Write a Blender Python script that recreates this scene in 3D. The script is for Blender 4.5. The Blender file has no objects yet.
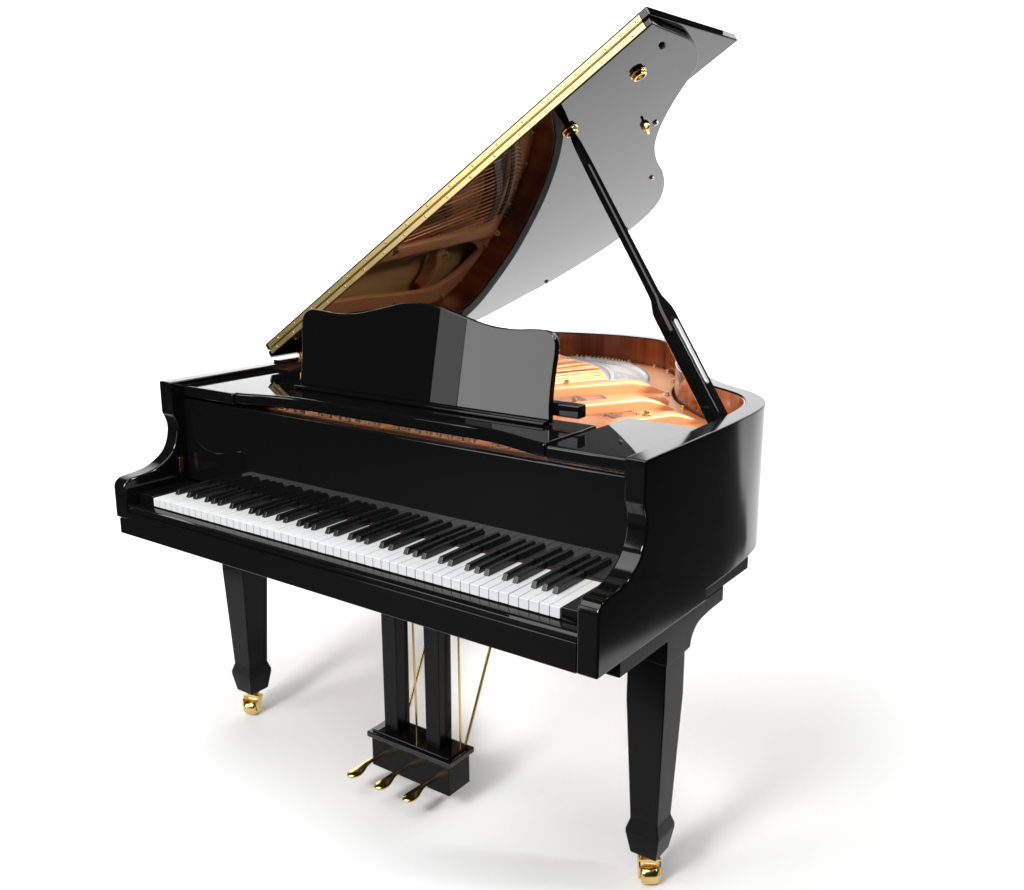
import bpy, bmesh, math, random
from mathutils import Vector, Matrix, noise
random.seed(4)
scene = bpy.context.scene
COL = scene.collection

# ------------------------------------------------------------------ camera
CAM = Vector((1.5592, -1.4406, 1.4799)); YAW = 0.6194; PITCH = -0.2386
cd = bpy.data.cameras.new("camera"); cam = bpy.data.objects.new("camera", cd); COL.objects.link(cam)
cam.location = CAM; cam.rotation_euler = (math.pi/2 + PITCH, 0, YAW)
cd.sensor_width = 36; cd.lens = 1015.2/1024*36; cd.clip_start = 0.05; cd.clip_end = 200
scene.camera = cam
FW = Vector((-math.sin(YAW), math.cos(YAW), 0)); RT = Vector((math.cos(YAW), math.sin(YAW), 0))
def cpt(lat, dep, z=0): return Vector((CAM.x, CAM.y, 0)) + RT*lat + FW*dep + Vector((0, 0, z))

# ------------------------------------------------------------------ world, exposure
w = bpy.data.worlds.new("World"); scene.world = w; w.use_nodes = True
w.node_tree.nodes["Background"].inputs[0].default_value = (0.9, 0.95, 1.0, 1)
w.node_tree.nodes["Background"].inputs[1].default_value = 0.008
scene.view_settings.view_transform = 'Standard'; scene.view_settings.look = 'None'
scene.view_settings.exposure = 0; scene.view_settings.gamma = 1
scene.cycles.use_denoising = True
scene.cycles.max_bounces = 10; scene.cycles.glossy_bounces = 6

# ------------------------------------------------------------------ studio lamps
def softbox(name, loc, target, sx, sy, power, col=(1, 1, 1), spread=180):
    l = bpy.data.lights.new(name, 'AREA'); l.shape = 'RECTANGLE'; l.size = sx; l.size_y = sy
    l.energy = power; l.color = col; l.spread = math.radians(spread)
    o = bpy.data.objects.new(name, l); COL.objects.link(o)
    o.location = loc
    o.rotation_euler = (Vector(target) - Vector(loc)).to_track_quat('-Z', 'Y').to_euler()
    return o
softbox("overhead_softbox", (0.25, -1.3, 4.8), (0.4, 0.1, 0), 4.8, 3.6, 195)
softbox("front_softbox", (0.0, -3.9, 3.4), (0.2, 0.6, 0.3), 1.15, .9, 205)
PT = Vector((.845, -.535, 0)); PC = Vector((-1.95, -3.0, 1.9)); PA = Vector((.2, .4, 1.15))
softbox("panel_softbox", PC + PT*.10, PA, 1.05, 2.6, 43)
softbox("panel_softbox", PC - PT*.509, PA - PT*.509, .17, 2.6, 2.4)
softbox("side_softbox", (3.2, 2.1, 3.6), (0.1, 1.0, 0.9), 0.9, 0.9, 11, (1, 1, 1), 24)
softbox("backdrop_softbox", cpt(2.05, 4.2, 4.6), cpt(2.05, 5.3, 0.6), 2.0, 0.9, 95, spread=110)
softbox("backdrop_softbox", cpt(-1.1, 3.4, 3.7), cpt(-1.1, 5.4, 1.9), 3.6, 0.8, 85, spread=110)

# ------------------------------------------------------------------ materials
def newmat(name):
    m = bpy.data.materials.new(name); m.use_nodes = True
    nt = m.node_tree; return m, nt, nt.nodes["Principled BSDF"]
def plain(name, col, rough, metal=0, ior=1.5, rvar=0.0, rscale=8, coat=0):
    m, nt, b = newmat(name)
    b.inputs["Base Color"].default_value = (*col, 1); b.inputs["Roughness"].default_value = rough
    b.inputs["Metallic"].default_value = metal; b.inputs["IOR"].default_value = ior
    b.inputs["Coat Weight"].default_value = coat; b.inputs["Coat Roughness"].default_value = 0.04
    if rvar:
        tc = nt.nodes.new("ShaderNodeTexCoord"); n = nt.nodes.new("ShaderNodeTexNoise")
        n.inputs["Scale"].default_value = rscale; n.inputs["Detail"].default_value = 4
        r = nt.nodes.new("ShaderNodeMapRange"); r.inputs["To Min"].default_value = rough; r.inputs["To Max"].default_value = rough + rvar
        nt.links.new(tc.outputs["Object"], n.inputs["Vector"]); nt.links.new(n.outputs["Fac"], r.inputs["Value"])
        nt.links.new(r.outputs["Result"], b.inputs["Roughness"])
    return m
def wood(name, c1, c2, rough, scale, ior=1.5, coat=0.6):
    m, nt, b = newmat(name)
    tc = nt.nodes.new("ShaderNodeTexCoord"); mp = nt.nodes.new("ShaderNodeMapping"); mp.inputs["Scale"].default_value = scale
    n = nt.nodes.new("ShaderNodeTexNoise"); n.inputs["Scale"].default_value = 1; n.inputs["Detail"].default_value = 6; n.inputs["Distortion"].default_value = 0.4
    cr = nt.nodes.new("ShaderNodeValToRGB"); cr.color_ramp.elements[0].color = (*c1, 1); cr.color_ramp.elements[1].color = (*c2, 1)
    cr.color_ramp.elements[0].position = 0.3; cr.color_ramp.elements[1].position = 0.72
    nt.links.new(tc.outputs["Object"], mp.inputs["Vector"]); nt.links.new(mp.outputs["Vector"], n.inputs["Vector"])
    nt.links.new(n.outputs["Fac"], cr.inputs["Fac"]); nt.links.new(cr.outputs["Color"], b.inputs["Base Color"])
    b.inputs["Roughness"].default_value = rough; b.inputs["IOR"].default_value = ior
    b.inputs["Coat Weight"].default_value = coat; b.inputs["Coat Roughness"].default_value = 0.06
    return m
BLACK = plain("black_lacquer", (0.0035, 0.0034, 0.0036), 0.003, ior=1.45, rvar=0.007, rscale=3)
SATIN = plain("black_satin", (0.006, 0.006, 0.006), 0.3, rvar=0.1)
LIDBLACK = plain("black_lid_lacquer", (0.0035, 0.0034, 0.0036), 0.004, ior=1.39, rvar=0.008, rscale=3)
CASEBLACK = plain("black_case_lacquer", (0.0035, 0.0034, 0.0036), 0.075, ior=1.45, rvar=0.03, rscale=3)
LEGBLACK = plain("black_satin_lacquer", (0.004, 0.0039, 0.004), 0.16, ior=1.2, rvar=0.06, rscale=5)
KEYBLACK = plain("black_key_plastic", (0.008, 0.008, 0.0085), 0.22, rvar=0.1, rscale=40)
IVORY = plain("white_key_plastic", (0.65, 0.655, 0.66), 0.2, rvar=0.08, rscale=20)
BRASS = plain("polished_brass", (0.78, 0.56, 0.22), 0.14, metal=1, rvar=0.12, rscale=30)
PALEBRASS = plain("satin_brass", (0.74, 0.57, 0.25), 0.3, metal=1, rvar=0.12, rscale=25)
PLATE = plain("bronze_painted_iron", (0.66, 0.265, 0.105), 0.44, metal=0.18, rvar=0.12, rscale=14, coat=0.12)
STEEL = plain("steel_wire", (0.42, 0.42, 0.42), 0.3, metal=1)
COPPER = plain("copper_wound_wire", (0.60, 0.25, 0.11), 0.45, metal=1)
FELT = plain("dark_felt", (0.035, 0.02, 0.015), 0.9, rvar=0.05)
REDFELT = plain("red_felt", (0.25, 0.03, 0.02), 0.9, rvar=0.05)
RUBBER = plain("black_rubber", (0.02, 0.02, 0.02), 0.5, rvar=0.1)
MAHOG = wood("mahogany_veneer", (0.13, 0.023, 0.007), (0.36, 0.082, 0.022), 0.2, (26, 26, 1.6))
SOUNDB = wood("spruce_soundboard", (0.42, 0.22, 0.07), (0.55, 0.32, 0.12), 0.35, (60, 2, 2))
BRIDGE = wood("bridge_maple", (0.06, 0.03, 0.012), (0.12, 0.06, 0.025), 0.4, (10, 40, 10))
PAPER = plain("white_backdrop", (0.82, 0.82, 0.82), 0.9, rvar=0.05, ior=1.2)
GROUND = plain("studio_floor_paint", (0.010, 0.010, 0.0105), 0.6, rvar=0.2, rscale=2)

# ------------------------------------------------------------------ helpers
def obj(name, bm, mat, parent=None, smooth=None, bevel=0, seg=2, mats=None, keep=None):
    me = bpy.data.meshes.new(name)
    if isinstance(bm, bmesh.types.BMesh):
        bmesh.ops.recalc_face_normals(bm, faces=bm.faces)
        bm.to_mesh(me); bm.free()
    else: me = bm
    for mm in (mats or [mat]): me.materials.append(mm)
    o = bpy.data.objects.new(name, me); COL.objects.link(o)
    if parent: o.parent = parent
    if smooth is not None:
        for p in me.polygons: p.use_smooth = True
        me.set_sharp_from_angle(angle=math.radians(smooth))
    if bevel:
        b = o.modifiers.new("edge", 'BEVEL'); b.width = bevel; b.segments = seg; b.harden_normals = True
        if keep:      # edges for which keep() is true stay sharp (butt joints that do not show)
            b.limit_method = 'WEIGHT'
            t = bmesh.new(); t.from_mesh(me); wl = t.edges.layers.float.new("bevel_weight_edge")
            for e in t.edges:
                if len(e.link_faces) == 2 and e.calc_face_angle(0) > math.radians(28) and not keep(*[v.co for v in e.verts]): e[wl] = 1
            t.to_mesh(me); t.free()
        else:
            b.limit_method = 'ANGLE'; b.angle_limit = math.radians(28)
        for p in me.polygons: p.use_smooth = True
        me.set_sharp_from_angle(angle=math.radians(28))
    return o
def box(bm, x0, x1, y0, y1, z0, z1):
    v = [bm.verts.new(p) for p in ((x0,y0,z0),(x1,y0,z0),(x1,y1,z0),(x0,y1,z0),(x0,y0,z1),(x1,y0,z1),(x1,y1,z1),(x0,y1,z1))]
    for f in ((0,3,2,1),(4,5,6,7),(0,1,5,4),(1,2,6,5),(2,3,7,6),(3,0,4,7)): bm.faces.new([v[i] for i in f])
    return v
def B(*a):
    bm = bmesh.new(); box(bm, *a); return bm
def prism(bm, pts, axis, a, b):
    """polygon (2D) extruded along axis 'x','y','z' from a to b"""
    def P(p, t):
        return {'x': (t, p[0], p[1]), 'y': (p[0], t, p[1]), 'z': (p[0], p[1], t)}[axis]
    v0 = [bm.verts.new(P(p, a)) for p in pts]; v1 = [bm.verts.new(P(p, b)) for p in pts]
    n = len(pts)
    bm.faces.new(v0[::-1]); bm.faces.new(v1)
    for i in range(n): bm.faces.new((v0[i], v0[(i+1) % n], v1[(i+1) % n], v1[i]))
    return bm
def tube(bm, path, rad, seg=8, caps=True):
    """round tube along points; rad is number or list"""
    path = [Vector(p) for p in path]; rings = []
    up = None
    for i, p in enumerate(path):
        t = (path[min(i+1, len(path)-1)] - path[max(i-1, 0)]).normalized()
        if up is None:
            up = Vector((0, 0, 1)) if abs(t.z) < .9 else Vector((1, 0, 0))
        a = (up - t*up.dot(t)).normalized(); up = a; b = t.cross(a)
        r = rad[i] if isinstance(rad, (list, tuple)) else rad
        ra, rb = r if isinstance(r, (list, tuple)) else (r, r)
        rings.append([bm.verts.new(p + a*ra*math.cos(2*math.pi*k/seg) + b*rb*math.sin(2*math.pi*k/seg)) for k in range(seg)])
    for r0, r1 in zip(rings[:-1], rings[1:]):
        for k in range(seg): bm.faces.new((r0[k], r0[(k+1) % seg], r1[(k+1) % seg], r1[k]))
    if caps: bm.faces.new(rings[0][::-1]); bm.faces.new(rings[-1])
    return bm
def lathe(bm, prof, mat=Matrix(), seg=24):
    rings = []
    for r, z in prof:
        rings.append([bm.verts.new(mat @ Vector((r*math.cos(2*math.pi*k/seg), r*math.sin(2*math.pi*k/seg), z))) for k in range(seg)])
    for r0, r1 in zip(rings[:-1], rings[1:]):
        for k in range(seg): bm.faces.new((r0[k], r0[(k+1) % seg], r1[(k+1) % seg], r1[k]))
    bm.faces.new(rings[0][::-1]); bm.faces.new(rings[-1])
    return bm
def spline(pts, n=8, closed=False):
    """Catmull-Rom (centripetal-ish) through 2D points"""
    P = [Vector((*p, 0)) if len(p) == 2 else Vector(p) for p in pts]; out = []
    N = len(P); last = N if closed else N-1
    for i in range(last):
        p0 = P[(i-1) % N] if closed or i > 0 else P[0]*2 - P[1]
        p1 = P[i]; p2 = P[(i+1) % N]
        p3 = P[(i+2) % N] if closed or i+2 < N else P[-1]*2 - P[-2]
        d1 = max((p1-p0).length, 1e-5)**.5; d2 = max((p2-p1).length, 1e-5)**.5; d3 = max((p3-p2).length, 1e-5)**.5
        m1 = ((p1-p0)/d1 - (p2-p0)/(d1+d2) + (p2-p1)/d2)*d2
        m2 = ((p2-p1)/d2 - (p3-p1)/(d2+d3) + (p3-p2)/d3)*d2
        for k in range(n):
            t = k/n
            out.append(p1*(2*t**3-3*t*t+1) + m1*(t**3-2*t*t+t) + p2*(-2*t**3+3*t*t) + m2*(t**3-t*t))
    if not closed: out.append(P[-1])
    return [(v.x, v.y) for v in out]
def offset(pts, d):
    """shift open polyline to its left by d"""
    out = []
    for i, p in enumerate(pts):
        a = Vector(pts[max(i-1, 0)]); b = Vector(pts[min(i+1, len(pts)-1)]); t = (b-a).normalized()
        out.append((p[0] - t.y*d, p[1] + t.x*d))
    return out
def band(bm, outer, inner, z0, z1):
    n = len(outer)
    rows = [[bm.verts.new((p[0], p[1], z)) for p in L] for L, z in ((outer, z0), (outer, z1), (inner, z1), (inner, z0))]
    for a in range(4):
        r0, r1 = rows[a], rows[(a+1) % 4]
        for i in range(n-1): bm.faces.new((r0[i], r0[i+1], r1[i+1], r1[i]))
    bm.faces.new([r[0] for r in rows]); bm.faces.new([r[-1] for r in rows][::-1])
    return bm
def sheet2d(name, loops, z0, z1, mat, parent, bevel=0.0):
    """flat plate with holes (first loop outside, others cut out)"""
    cu = bpy.data.curves.new("t", 'CURVE'); cu.dimensions = '2D'; cu.fill_mode = 'BOTH'
    cu.extrude = (z1-z0)/2 - bevel; cu.bevel_depth = bevel; cu.bevel_resolution = 2; cu.offset = -bevel
    for L in loops:
        s = cu.splines.new('POLY'); s.points.add(len(L)-1); s.use_cyclic_u = True
        for q, p in zip(s.points, L): q.co = (p[0], p[1], 0, 1)
    t = bpy.data.objects.new("t", cu); COL.objects.link(t)
    dg = bpy.context.evaluated_depsgraph_get()
    me = bpy.data.meshes.new_from_object(t.evaluated_get(dg)); me.name = name
    bpy.data.objects.remove(t); bpy.data.curves.remove(cu)
    me.transform(Matrix.Translation((0, 0, (z0+z1)/2)))
    me.materials.clear()
    o = obj(name, me, mat, parent, smooth=35)
    return o
def empty(name, loc=(0, 0, 0), parent=None):
    o = bpy.data.objects.new(name, None); COL.objects.link(o); o.location = loc; o.empty_display_size = .1
    if parent: o.parent = parent
    return o
def structure(o): o["kind"] = "structure"; return o

# ------------------------------------------------------------------ the setting: a white paper sweep on a dark studio floor
D0, DW, RAD, TOP = 1.55, 5.4, 1.1, 3.6
def right_edge(d): return .505*d + .32 + min(2.0, max(0, d-3.6)*1.15)  # unseen edge, shaped so the case side reflects dark and its rear curve bright
def left_edge(d): return .505*d + .6 + min(2.0, max(0, d-3.2)*1.2)  # unseen edge, drawn in near the front so beam and legs reflect dark
prof = [(D0, 0.0)] + [(D0 + (DW-RAD-D0)*k/24, 0) for k in range(1, 24)]
prof += [(DW-RAD + RAD*math.sin(a), RAD - RAD*math.cos(a)) for a in [math.pi/2*k/24 for k in range(25)]] + [(DW, TOP)]
bm = bmesh.new()
rows = [[bm.verts.new(cpt(-left_edge(d), d, z)), bm.verts.new(cpt(right_edge(d), d, z))] for d, z in prof]
for a, b in zip(rows[:-1], rows[1:]): bm.faces.new((a[0], a[1], b[1], b[0]))
structure(obj("backdrop", bm, PAPER, smooth=60))
bm = bmesh.new()
c = [bm.verts.new(p) for p in ((-30, -30, -.012), (30, -30, -.012), (30, 30, -.012), (-30, 30, -.012))]; bm.faces.new(c)
structure(obj("floor", bm, GROUND))

# ------------------------------------------------------------------ the piano
W, TH, H = 0.719, 0.046, 1.0146
piano = empty("grand_piano", (0, 0, 0))
piano["label"] = "polished black grand piano with its lid propped open on a white studio backdrop"
piano["category"] = "piano"

outer = spline([(W, .45), (.7178, .54), (.7142, .63), (.7080, .715), (.6950, .785), (.664, .855), (.616, .911), (.566, .947), (.505, .987), (.415, 1.075), (.335, 1.170), (.268, 1.290),
                (.222, 1.422), (.155, 1.528), (.078, 1.618), (.003, 1.672), (-.09, 1.698), (-.206, 1.702), (-.325, 1.680), (-.445, 1.640),
                (-.55, 1.582), (-.635, 1.522), (-.690, 1.455), (-W, 1.38), (-W, 1.1), (-W, .8), (-W, .45)], 6)
inner = offset(outer, TH); inner[0] = (W-TH, .45); inner[-1] = (-W+TH, .45)
bm = bmesh.new(); band(bm, outer, inner, .6685, H)
rim = obj("rim", bm, CASEBLACK, piano, bevel=.0035, keep=lambda a, b: a.y < .4501 and b.y < .4501)
lin0 = offset(outer, TH+.0006); lin1 = offset(outer, TH+.004)
k0 = next(i for i, p in enumerate(outer) if p[1] > .54)
k1 = len(outer) - next(i for i, p in enumerate(outer[::-1]) if p[1] > .66)
bm = bmesh.new(); band(bm, lin0[k0:k1], lin1[k0:k1], .80, H-.004)
obj("rim_lining", bm, MAHOG, piano, smooth=40)

# arms (cheeks) with the ogee front
arm = [(.45, .683), (.0, .683), (0, .768)]
arm += [(.006, .779), (.018, .7865), (.040, .789)]
arm += spline([(.040, .789), (.070, .792), (.100, .7985), (.128, .812), (.150, .829), (.163, .850), (.1705, .875), (.1715, .898), (.166, .917), (.159, .932)], 4)[1:]
arm += [(.159, H), (.45, H)]
for s in (1, -1):
    bm = bmesh.new()
    x0, x1 = sorted((s*W, s*(W-TH)))
    prism(bm, [(y, .6424 if z < .69 and s > 0 else z) for y, z in arm], 'x', x0, x1)
    obj("arm", bm, CASEBLACK, piano, bevel=.005, seg=3, keep=lambda a, b: a.y > .4499 and b.y > .4499)

# key bed with the front beam, steps under it and blocks that carry the legs
bm = bmesh.new(); prism(bm, [(-.706, .6424), (.6729, .6424), (.6729, .7025), (-.6729, .7025), (-.6729, .6825), (-.706, .6825)], 'y', .0002, .06)
obj("front_beam", bm, BLACK, piano, bevel=.002, keep=lambda a, b: a.x > .67 and b.x > .67)
bm = bmesh.new(); prism(bm, [(.006, .703), (.006, .712), (.010, .7165), (.017, .718), (.036, .718), (.036, .703)], 'x', -.671, .671)
obj("key_slip", bm, BLACK, piano, bevel=.0012)
bm = bmesh.new(); box(bm, -.703, .6725, .0605, .702, .639, .6823); obj("key_bed", bm, LEGBLACK, piano, bevel=.002)
bm = bmesh.new(); box(bm, .6728, .709, .4505, .702, .639, .668); obj("case_sill", bm, LEGBLACK, piano, bevel=.002)
cove = [(.10, .6387), (.10, .603), (.296, .603)] + [(.296, .549), (.378, .549), (.407, .551)]
cove += spline([(.407, .551), (.412, .568), (.424, .583), (.444, .595), (.478, .6005), (.510, .603)], 4)[1:] + [(.568, .604), (.568, .6387)]
for s in (1, -1):
    bm = bmesh.new(); x0, x1 = sorted((s*.575, s*.7085)); prism(bm, cove, 'x', x0, x1); obj("leg_block", bm, LEGBLACK, piano, bevel=.0025)

# legs
def make_leg(x, y, top, block=True, rot=0):
    def ring(h, z): return [(-h, -h, z), (h, -h, z), (h, h, z), (-h, h, z)]
    bm = bmesh.new(); prev = None
    for h, z in ((.045, top), (.0450, top-.10), (.0335, .165), (.0335, .160), (.0405, .138), (.0405, .128), (.0315, .076), (.024, .0735)):
        r = [bm.verts.new(p) for p in ring(h, z)]
        if prev:
            for k in range(4): bm.faces.new((prev[k], prev[(k+1) % 4], r[(k+1) % 4], r[k]))
        else: bm.faces.new(r)
        prev = r
    bm.faces.new(prev[::-1])
    o = obj("leg", bm, LEGBLACK, piano, bevel=.003); o.location = (x, y, 0)
    # caster: stem plate, two-sided brass fork and a wheel
    bm = bmesh.new(); lathe(bm, [(.020, .0735), (.022, .071), (.020, .066), (.012, .062), (.011, .054)], seg=20)
    R = Matrix.Rotation(rot, 4, 'Z')
    for sy in (-1, 1):
        fork = [(-.013, .060), (.012, .060), (.019, .046), (.022, .030), (.019, .015), (.009, .013), (.001, .026), (-.012, .050)]
        a, b = sorted((sy*.0205, sy*.0250)); prism(bm, fork, 'y', a, b)
    box(bm, -.010, .014, -.0250, .0250, .053, .061)
    bmesh.ops.transform(bm, matrix=R, verts=bm.verts)
    obj("caster_fork", bm, BRASS, o, bevel=.0012)
    bm = bmesh.new()
    lathe(bm, [(.006, -.0195), (.014, -.0198), (.0185, -.0185), (.0212, -.0155), (.0223, -.010), (.0225, 0), (.0223, .010), (.0212, .0155), (.0185, .0185), (.014, .0198), (.006, .0195)],
          R @ Matrix.Translation((.010, 0, .0225)) @ Matrix.Rotation(math.pi/2, 4, 'X'), 28)
    obj("caster_wheel", bm, BRASS, o, smooth=35)
    return o
make_leg(.660, .345, .550, rot=math.radians(-54))
make_leg(-.652, .345, .550, rot=math.radians(-72))
make_leg(-.10, 1.38, .668, rot=math.radians(60))

# keyboard
kb = obj("keyboard", B(-.612, .612, .052, .186, .690, .7195), SATIN, piano)
PW = 1.2255/52
bmw = bmesh.new(); box(bmw, -PW/2+.0006, PW/2-.0006, 0, .1565, .7205, .7421)
white_me = None; black_me = None
for i in range(52):
    if white_me is None:
        o = obj("white_key", bmw, IVORY, kb, bevel=.0011); white_me = o.data; white0 = o
    else:
        o = white0.copy(); COL.objects.link(o); o.parent = kb
    o.location = (-.61275 + PW*(i+.5), .0402, random.uniform(-.0004, .0003))
bmk = bmesh.new()
v = [bmk.verts.new(p) for p in ((-.0064, .0, .7425), (.0064, 0, .7425), (.0064, .1050, .7425), (-.0064, .1050, .7425),
                                (-.0050, .007, .7555), (.0050, .007, .7555), (.0050, .1050, .7570), (-.0050, .1050, .7570))]
for f in ((0, 3, 2, 1), (4, 5, 6, 7), (0, 1, 5, 4), (1, 2, 6, 5), (2, 3, 7, 6), (3, 0, 4, 7)): bmk.faces.new([v[j] for j in f])
first = None
names = "ABCDEFG"
OFF = {'A': .0010, 'C': -.0014, 'D': .0014, 'F': -.0018, 'G': 0}
for i in range(51):
    L = names[i % 7]
    if L in "ACDFG":
        if first is None: o = first = obj("black_key", bmk, KEYBLACK, kb, bevel=.0012)
        else: o = first.copy(); COL.objects.link(o); o.parent = kb
        o.location = (-.61275 + PW*(i+1) + OFF[L], .0915, random.uniform(-.0003, .0003))
for s in (1, -1):
    bm = bmesh.new(); x0, x1 = sorted((s*.6145, s*.6725)); box(bm, x0, x1, .040, .188, .7035, .7455)
    obj("key_block", bm, BLACK, piano, bevel=.0025)

# fallboard (open, standing behind the keys) and the rail above it
fb = [(.1975, .7465), (.1975, .9665), (.2135, .9665), (.2135, .7465)]
bm = bmesh.new(); prism(bm, fb, 'x', -.6722, .6722); fall = obj("fallboard", bm, BLACK, piano, bevel=.004, seg=4, keep=lambda a, b: abs(a.x-b.x) < .01)
bm = bmesh.new(); box(bm, -.672, .672, .2145, .236, .80, .958); obj("fallboard_rail", bm, BLACK, piano, bevel=.002)
bm = bmesh.new(); box(bm, -.612, .612, .1985, .2125, .690, .746); obj("key_felt", bm, FELT, piano)
for s in (1, -1):
    bm = bmesh.new(); x0, x1 = sorted((s*.6727, s*.6705)); box(bm, x0, x1, .168, .180, .770, .812); obj("fallboard_hinge_plate", bm, BRASS, fall, bevel=.0006)

# flat side rails beside the music shelf
for s in (1, -1):
    pts = [(s*.6725, .197), (s*.4725, .197), (s*.4725, .44), (s*.4735, .525), (s*.6725, .525)]
    bm = bmesh.new(); prism(bm, pts, 'z', .972, 1.0015); obj("side_rail", bm, BLACK, piano, bevel=.006, seg=3)
# music shelf and desk
hs = [(.4705, .1985), (.455, .2005), (.430, .2065), (.400, .2160), (.370, .2255), (.340, .2335), (.310, .2390), (.275, .2425), (.24, .2435)]
sh = [(-x, y) for x, y in hs] + hs[::-1] + [(.470, .33), (.470, .405), (-.470, .405), (-.470, .33)]
bm = bmesh.new(); prism(bm, sh, 'z', .9745, 1.0045); shelf = obj("music_shelf", bm, BLACK, piano, bevel=.006, seg=3)
def desk_pts():
    top = [(-.386, .0), (-.3835, .03), (-.3835, .07), (-.386, .12), (-.388, .150), (-.386, .170), (-.377, .185), (-.360, .1925), (-.335, .1935)]
    top += [(-.27, .189), (-.20, .193), (-.12, .2105), (-.05, .2265), (0, .230)]
    L = [top[0]] + spline(top[1:], 4)
    return L + [(-x, z) for x, z in L[::-1][1:]]
bm = bmesh.new(); prism(bm, desk_pts(), 'y', -.008, .008)
desk = obj("music_desk", bm, BLACK, piano, bevel=.0032, seg=3)
desk.location = (0, .352, 1.013); desk.rotation_euler = (math.radians(-7), 0, 0)
bm = bmesh.new(); box(bm, -.385, .385, .322, .362, 1.0062, 1.0145); obj("desk_ledge", bm, BLACK, desk, bevel=.003).matrix_parent_inverse = desk.matrix_basis.inverted()
bm = bmesh.new(); box(bm, -.36, .447, .366, .396, 1.0205, 1.050); obj("desk_brace", bm, BLACK, desk, bevel=.004).matrix_parent_inverse = desk.matrix_basis.inverted()

# ------------------------------------------------------------------ inside the case
sb = [p for p in offset(outer, TH+.006)[k0:k1]]
bm = bmesh.new(); prism(bm, sb, 'z', .868, .876); obj("soundboard", bm, SOUNDB, piano)
ZP0, ZP1 = .905, .925
pl_out = offset(outer, TH+.010)
pl_in = offset(outer, TH+.115)
ko0 = next(i for i, p in enumerate(pl_out) if p[1] > .60); ko1 = len(pl_out) - next(i for i, p in enumerate(pl_out[::-1]) if p[1] > .60)
loop = [(-.66, .30)] + [(.66, .30)] + [(.66, .56)] + pl_out[ko0:ko1] + [(-.66, .56)]
holes = []
holes.append(spline([(-.600, .66), (-.545, .66), (-.525, .85), (-.475, 1.20), (-.430, 1.45), (-.47, 1.53), (-.56, 1.44), (-.605, 1.34), (-.610, 1.0)], 5, True))    # left of the long strut
holes.append(spline([(-.470, .66), (-.28, .66), (-.12, .92), (.055, 1.20), (.06, 1.34), (-.02, 1.48), (-.16, 1.56), (-.30, 1.55), (-.375, 1.45), (-.43, 1.10)], 5, True))
holes.append(spline([(.165, 1.06), (.295, .94), (.315, 1.04), (.245, 1.14)], 5, True))
holes.append(spline([(.13, .86), (.22, .80), (.27, .865), (.16, .99)], 5, True))
holes.append(spline([(.38, .68), (.56, .68), (.50, .80), (.43, .845)], 5, True))
plate = sheet2d("iron_plate", [loop] + holes, ZP0, ZP1, PLATE, piano, bevel=.004)
def bar(name, a, b, wd, z0, z1, mat=PLATE, parent=None, n=16):
    """iron strut: rounded section, flaring out and sinking into the plate at both ends"""
    a = Vector(a); b = Vector(b); t = (b-a).normalized(); nr = Vector((-t.y, t.x)); bm = bmesh.new(); rings = []
    for i in range(n+1):
        u = i/n; e = min(u, 1-u)*(b-a).length; f = max(0, 1 - e/.09)
        hw = wd/2*(1 + 1.1*f*f); zt = z1 - (z1-z0-.003)*f*f*.85; p = a.lerp(b, u); ring = []
        for k in range(11):
            an = math.pi*k/10; cx = math.cos(an); sx = math.sin(an)
            q = p + nr*hw*math.copysign(abs(cx)**.42, cx); ring.append(bm.verts.new((q.x, q.y, z0 + (zt-z0)*abs(sx)**.32)))
        rings.append(ring)
    for r0, r1 in zip(rings[:-1], rings[1:]):
        for k in range(10): bm.faces.new((r0[k], r0[k+1], r1[k+1], r1[k]))
        bm.faces.new((r0[10], r0[0], r1[0], r1[10]))
    bm.faces.new(rings[0]); bm.faces.new(rings[-1][::-1])
    return obj(name, bm, mat, parent or plate, smooth=50)
bar("plate_strut", (-.505, .62), (-.372, 1.585), .046, ZP1-.004, .957)
bar("plate_strut", (-.215, .62), (.175, 1.235), .050, ZP1-.004, .962)
bar("plate_strut", (.085, .60), (.315, 1.02), .046, ZP1-.004, .960)
bar("plate_strut", (.335, .60), (.455, .90), .042, ZP1-.004, .957)
bar("plate_strut", (-.60, 1.30), (-.435, 1.33), .034, .893, .935)
# nose bolts and plate screws
def bolt(x, y, z, r=.009, h=.014, name="nose_bolt", m=PALEBRASS):
    bm = bmesh.new(); lathe(bm, [(r*1.25, 0), (r*1.3, h*.3), (r*.8, h*.35), (r*.75, h*.9), (r*.4, h)], Matrix.Translation((x, y, z)), 16)
    return obj(name, bm, m, plate, smooth=35)
for x, y, z in ((-.468, 1.33, .936), (-.385, 1.56, .955), (-.43, 1.04, .955), (.02, .99, .960), (.18, .775, .958), (.40, .76, .955)): bolt(x, y, z)
for i in range(8, len(pl_out)-8, 9):
    p = offset(outer, TH+.026)[i]
    if p[1] > .62: bolt(p[0], p[1], ZP1, .007, .012, "plate_screw")
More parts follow.
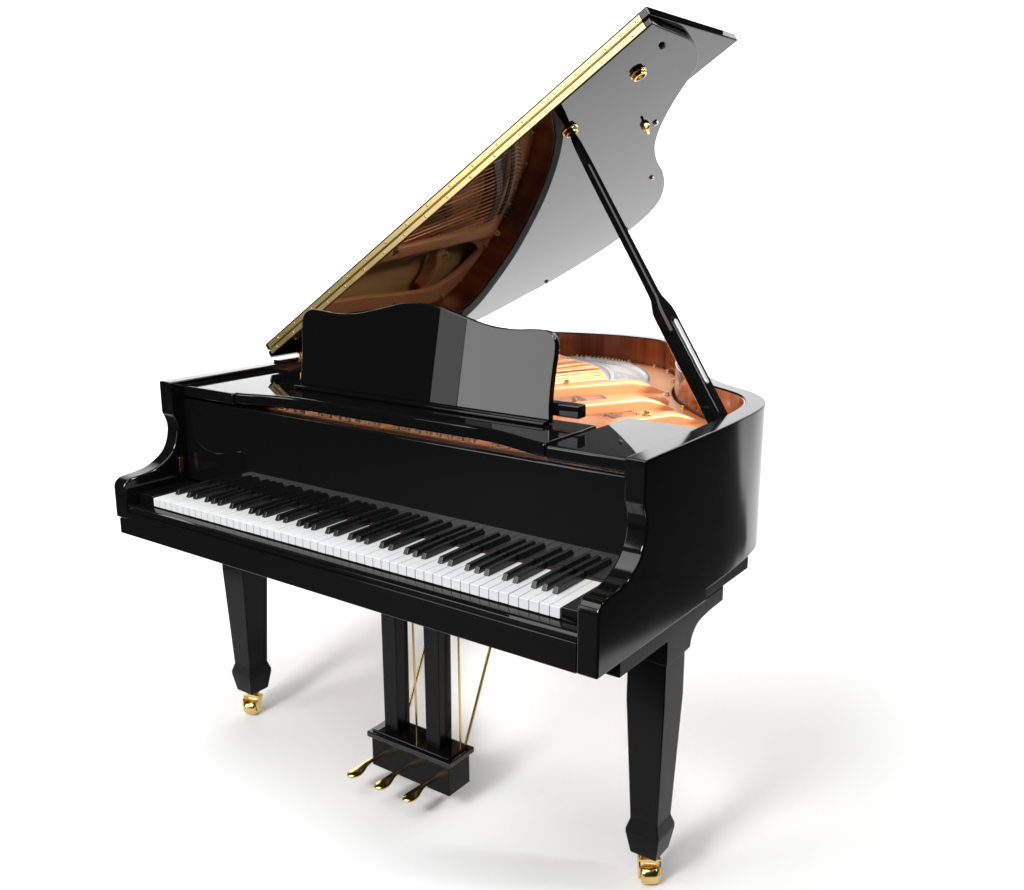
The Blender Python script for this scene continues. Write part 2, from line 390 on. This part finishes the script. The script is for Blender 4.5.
# bridges
def curvebar(name, pts, wd, z0, z1, mat, parent):
    L = spline(pts, 8); bm = bmesh.new(); band(bm, offset(L, -wd/2), offset(L, wd/2), z0, z1)
    return obj(name, bm, mat, parent, smooth=35)
sbd = bpy.data.objects["soundboard"]
BB = [(-.365, 1.515), (-.31, 1.535), (-.24, 1.525), (-.15, 1.470), (-.06, 1.375), (.01, 1.27), (.055, 1.165)]
LB = [(-.33, 1.30), (-.20, 1.22), (-.06, 1.09), (.08, .965), (.22, .86), (.36, .775), (.50, .705), (.60, .665)]
HP = [(-.350, 1.600), (-.29, 1.618), (-.21, 1.613), (-.11, 1.575), (-.01, 1.49), (.075, 1.38), (.135, 1.27)]
curvebar("bass_bridge", BB, .030, .8762, .934, BRIDGE, sbd)
curvebar("treble_bridge", LB, .030, .8762, .928, BRIDGE, sbd)
curvebar("hitch_felt", [(x-.012*0, y-.03) for x, y in HP], .016, ZP1, ZP1+.004, FELT, plate)
def along(L, t):
    L = [Vector(p) for p in L]; d = [0]
    for a, b in zip(L[:-1], L[1:]): d.append(d[-1]+(b-a).length)
    s = t*d[-1]
    for i in range(len(L)-1):
        if s <= d[i+1] + 1e-9: return L[i].lerp(L[i+1], (s-d[i])/(d[i+1]-d[i]))
    return L[-1]
BBs, HPs, LBs = spline(BB, 8), spline(HP, 8), spline(LB, 8)
NB = 38
wound = []; ends = bmesh.new(); pins = bmesh.new(); bpin = bmesh.new()
for k in range(NB):
    t = k/(NB-1)
    a = Vector((-.575 + .335*t, .60)); b = along(BBs, .03+.94*t); c_ = along(HPs, .03+.94*t)
    zf, zb = .944, .9375
    A = Vector((a.x, a.y, zf)); Bp = Vector((b.x, b.y, zb)); d = (Bp-A)
    r = .0033 - .0014*t
    bm = bmesh.new(); tube(bm, [A + d*.02, A + d*.965], r, 6)
    obj("bass_string", bm, COPPER, piano, smooth=60)
    Cc = Vector((c_.x, c_.y, .934))
    tube(ends, [A + d*.965, Bp, Cc], .0009, 4)
    tube(ends, [A + d*.02, Vector((a.x - .03, .52 - .07*(k % 2), .942))], .0009, 4)
    lathe(pins, [(.0032, 0), (.0032, .012), (.0015, .0155)], Matrix.Translation((c_.x, c_.y, ZP1)) @ Matrix.Rotation(math.radians(-18), 4, 'X'), 8)
    for s in (-1, 1): lathe(bpin, [(.0014, 0), (.0014, .006)], Matrix.Translation((b.x + s*.003, b.y + s*.010, .934)), 6)
obj("hitch_pin_row", pins, STEEL, plate, smooth=40)
obj("bridge_pin_row", bpin, STEEL, bpy.data.objects["bass_bridge"])
bpin = bmesh.new(); pins = bmesh.new()
NT = 120
flange = offset(outer, TH+.055)
for k in range(NT):
    t = k/(NT-1)
    a = Vector((-.235 + .87*t, .60 - .02*t)); b = along(LBs, .16 + .82*t); d = (b-a)
    e = a + d*1.0; c_ = b + d.normalized()*(.075 + .05*(1-t))
    tube(ends, [(a.x, a.y, .936), (b.x, b.y, .930), (c_.x, c_.y, .929)], .0006, 3, False)
    tube(ends, [(a.x, a.y, .936), (a.x - .004, .50 - .05*(k % 3), .940)], .0006, 3, False)
    if k % 2 == 0: lathe(bpin, [(.0012, 0), (.0012, .005)], Matrix.Translation((b.x, b.y, .928)), 5)
    if k % 2: lathe(pins, [(.0025, 0), (.0025, .010)], Matrix.Translation((c_.x, c_.y, .922)), 6)
o = obj("treble_strings", ends, STEEL, piano); o["kind"] = "stuff"
obj("treble_bridge_pin_row", bpin, STEEL, bpy.data.objects["treble_bridge"])
obj("treble_hitch_pin_row", pins, STEEL, plate)
# tuning pins in rows on the front of the plate
tp = bmesh.new()
for k in range(112):
    for rr in range(2):
        x = -.62 + 1.24*k/111 + .003*rr; y = .385 + .05*rr + .012*(k % 3)
        if any(abs(x-q) < .018 for q in (-.40, -.13, .17, .43)): continue
        lathe(tp, [(.0034, 0), (.0032, .014), (.0028, .0155)], Matrix.Translation((x, y, ZP1)), 6)
o = obj("tuning_pins", tp, STEEL, plate, smooth=40); o["kind"] = "stuff"
# dampers: a row of black heads above the strings
fl = bmesh.new()
bm = bmesh.new(); box(bm, -.60, .60, .575, .590, ZP1, .940); obj("pressure_bar", bm, PLATE, plate, bevel=.003)

# ------------------------------------------------------------------ the lid, its flap, hinge and prop
ANG = math.radians(33.15); HZ = 1.025
LT = .0165
lid_out = spline([(.0, 1.385), (.014, 1.445), (.058, 1.502), (.117, 1.542), (.19, 1.581), (.293, 1.645), (.412, 1.688), (.53, 1.714), (.645, 1.709), (.745, 1.680), (.822, 1.625), (.900, 1.526), (.967, 1.406),
                  (1.022, 1.277), (1.086, 1.160), (1.159, 1.069), (1.251, .983), (1.333, .922), (1.380, .888), (1.425, .815), (1.449, .740), (1.454, .69)], 6)
YL = .530
lid_pts = [(.016, YL), (0, YL+.012)] + lid_out + [(1.460, .58), (1.464, YL)]
lid_bm = bmesh.new(); prism(lid_bm, lid_pts[::-1], 'z', 0, LT)
lid = obj("lid", lid_bm, LIDBLACK, piano, bevel=.003, seg=3)
lid.location = (-W, 0, HZ); lid.rotation_euler = (0, -ANG, 0)
bm = bmesh.new(); box(bm, .016, 1.470, YL, YL+.442, LT+.0025, LT*2+.0065)
flap = obj("lid_flap", bm, BLACK, lid, bevel=.003, seg=3)
for nm, z0 in (("lid_hinge_leaf", .0022), ("lid_hinge_leaf", LT+.0040)):
    bm = bmesh.new(); box(bm, .030, 1.448, YL-.0028, YL-.0002, z0, z0+.0132); obj(nm, bm, PALEBRASS, lid, bevel=.0006)
bm = bmesh.new(); tube(bm, [(.030, YL-.0032, LT+.0012), (1.448, YL-.0032, LT+.0012)], .0014, 8); obj("hinge_knuckle", bm, BRASS, lid, smooth=60)
scr = None
for k in range(17):
    for z in (.0088, LT+.0106):
        x = .06 + 1.355*k/16 + (.02 if z > .015 else 0)
        if scr is None:
            bm = bmesh.new(); lathe(bm, [(.0032, 0), (.0032, .0008), (.0018, .0014)], Matrix.Rotation(math.pi/2, 4, 'X'), 12)
            scr = o = obj("hinge_screw", bm, BRASS, lid, smooth=40)
        else:
            o = scr.copy(); COL.objects.link(o); o.parent = lid
        o.location = (x, YL-.0028, z)
# fittings on the underside of the lid
def cup(x, y, r=.020):
    bm = bmesh.new(); M = Matrix.Translation((x, y, 0)) @ Matrix.Rotation(math.pi, 4, 'X')
    lathe(bm, [(r*1.25, -.001), (r*1.25, .0025), (r*1.05, .004), (r, .012), (r*.72, .013), (r*.62, .006), (r*.1, .005)], M, 8)
    return obj("prop_socket", bm, BRASS, lid, bevel=.0007)
cup(1.330, .678, .017); cup(1.120, .674, .0175)
bm = bmesh.new(); M = Matrix.Translation((1.164, .976, 0)) @ Matrix.Rotation(math.pi, 4, 'X')
lathe(bm, [(.012, -.001), (.012, .005), (.010, .010), (.005, .014)], M, 14)
R45 = M @ Matrix.Rotation(math.radians(65), 4, 'Z')
b2 = bmesh.new(); box(b2, -.046, .046, -.0035, .0035, .006, .011); bmesh.ops.transform(b2, matrix=R45, verts=b2.verts)
t_ = bpy.data.meshes.new("t"); b2.to_mesh(t_); b2.free(); bm.from_mesh(t_); bpy.data.meshes.remove(t_)
obj("lid_latch", bm, BRASS, lid, bevel=.0008)
for x, y in ((1.417, .650), (1.178, 1.010), (.941, 1.373), (.640, 1.675), (.30, 1.615)):
    bm = bmesh.new(); lathe(bm, [(.0075, -.001), (.0075, .003), (.006, .006), (.003, .007)], Matrix.Translation((x, y, 0)) @ Matrix.Rotation(math.pi, 4, 'X'), 16)
    obj("lid_bumper", bm, RUBBER if x > 1.3 else STEEL, lid, smooth=35)
for y in (.70, 1.25):
    bm = bmesh.new(); tube(bm, [(-.0035, y-.045, -.004), (-.0035, y+.045, -.004)], .005, 10); obj("spine_hinge", bm, BRASS, lid, smooth=50)

bm = bmesh.new(); box(bm, -W+.003, -W+.040, .548, 1.36, H+.0003, H+.0066); obj("spine_ledge", bm, BLACK, piano, bevel=.002)

# lid prop
top = Vector((-W + 1.120*math.cos(ANG), .674, HZ + 1.120*math.sin(ANG))); top += Vector((math.sin(ANG), 0, -math.cos(ANG)))*.012
base = Vector((.668, .612, .985))
ax = (base-top).normalized(); L = (base-top).length
yv = (Vector((0, 1, 0)) - ax*ax.y).normalized(); xv = yv.cross(ax)     # xv: up/outward
pm = Matrix((xv, yv, ax)).transposed().to_4x4(); pm.translation = top; pm = pm @ Matrix.Rotation(math.radians(9), 4, "Z")
bm = bmesh.new()
sec = [(.0, .006, .005), (.03, .0085, .0085), (.10, .0098, .0098), (L*.555, .0105, .0110), (L*.575, .0120, .012), (L*.612, .0150, .0235), (L*.635, .0155, .0250), (L-.02, .0155, .0250), (L, .013, .023)]
prev = None
for z, hx, hy in sec:
    c8 = .3*min(hx, hy)
    ring = [(-hx+c8, -hy), (hx-c8, -hy), (hx, -hy+c8), (hx, hy-c8), (hx-c8, hy), (-hx+c8, hy), (-hx, hy-c8), (-hx, -hy+c8)]
    rv = [bm.verts.new((p[0], p[1], z)) for p in ring]
    if prev:
        for k in range(8): bm.faces.new((prev[k], prev[(k+1) % 8], rv[(k+1) % 8], rv[k]))
    else: bm.faces.new(rv[::-1])
    prev = rv
bm.faces.new(prev)
prop = obj("lid_prop", bm, BLACK, piano, smooth=30)
prop.matrix_world = pm
# groove for the short half-stick, its rim and the bright stick inside
def slot_pts(hw, z0, z1, n=8):
    return [(hw*math.cos(math.pi+math.pi*k/n), z0 + hw*math.sin(math.pi+math.pi*k/n)) for k in range(n+1)] + [(hw*math.cos(math.pi*k/n), z1 + hw*math.sin(math.pi*k/n)) for k in range(n+1)]
sgn = 1
for nm, hw, hgt, m in (("half_stick_slot", .0125, .0022, BLACK), ("half_stick", .0062, .0052, STEEL)):
    bm = bmesh.new(); prism(bm, slot_pts(hw, L*.665, L*(.95 if nm == "half_stick_slot" else .86)), 'x', -.0157 - hgt, -.0150)
    obj(nm, bm, m, prop, bevel=.0008)
bm = bmesh.new(); box(bm, .625, .672, .572, .628, .955, .985); obj("prop_bracket", bm, BLACK, piano, bevel=.003)

# ------------------------------------------------------------------ pedal lyre
CX = .024
lyre = empty("pedal_lyre", (CX, .31, 0), piano)
inv = Matrix.Translation((-CX, -.31, 0))
def lp(name, bm, m, **k):
    o = obj(name, bm, m, lyre, **k); o.matrix_parent_inverse = inv; return o
lp("lyre_box", B(CX-.127, CX+.127, .270, .352, .056, .1375), LEGBLACK, bevel=.002)
bm = bmesh.new(); box(bm, CX-.136, CX+.136, .261, .361, .1378, .1525); box(bm, CX-.125, CX+.125, .270, .352, .1525, .158); lp("lyre_cap", bm, BLACK, bevel=.0028)
for x in (-.069, .069):
    bm = bmesh.new()
    b = [(-.0235, .290), (.0235, .290), (.0235, .338), (-.0235, .338)]
    lo = [bm.verts.new((CX-.008+x+p[0]*.94, p[1], .1582)) for p in b]; hi = [bm.verts.new((CX-.008+x+p[0]*1.04, p[1], .639)) for p in b]
    bm.faces.new(lo[::-1]); bm.faces.new(hi)
    for k in range(4): bm.faces.new((lo[k], lo[(k+1) % 4], hi[(k+1) % 4], hi[k]))
    lp("lyre_post", bm, LEGBLACK, bevel=.002)
for k, x in enumerate((-.092, .0, .092)):
    X = CX - .030 + x
    bm = bmesh.new()
    path = [(X, .300, .073), (X, .268, .073), (X, .256, .0735), (X, .246, .0735), (X, .236, .0725), (X, .226, .0705), (X, .215, .0685), (X, .203, .0675), (X, .191, .0675), (X, .182, .068), (X, .178, .068)]
    rad = [(.0050, .007), (.0050, .007), (.0052, .0072), (.0054, .0080), (.0058, .0098), (.0064, .0130), (.0072, .0165), (.0078, .0188), (.0074, .0175), (.0055, .0120), (.002, .004)]
    tube(bm, path, rad, 14)
    lp("pedal", bm, BRASS, smooth=60)
for x0, x1 in ((-.013, -.022), (.1305, .1265)):
    bm = bmesh.new(); tube(bm, [(x0, .343, .158), (x1, .343, .64)], .0030, 8); lp("pedal_rod", bm, BRASS, smooth=60)
for x in (-.085, .115):
    bm = bmesh.new(); tube(bm, [(CX+x, .350, .150), (CX+x-.012, .60, .64)], .0042, 10); lp("lyre_brace", bm, BRASS, smooth=60)
# small brass pin beside the lid's spine, seen left of the desk
bm = bmesh.new(); lathe(bm, [(.010, 0), (.010, .004), (.006, .008), (.006, .024), (.009, .028), (.004, .033)], Matrix.Translation((-.655, .600, 1.0146)), 14); obj("lid_pin", bm, BRASS, piano, smooth=35)
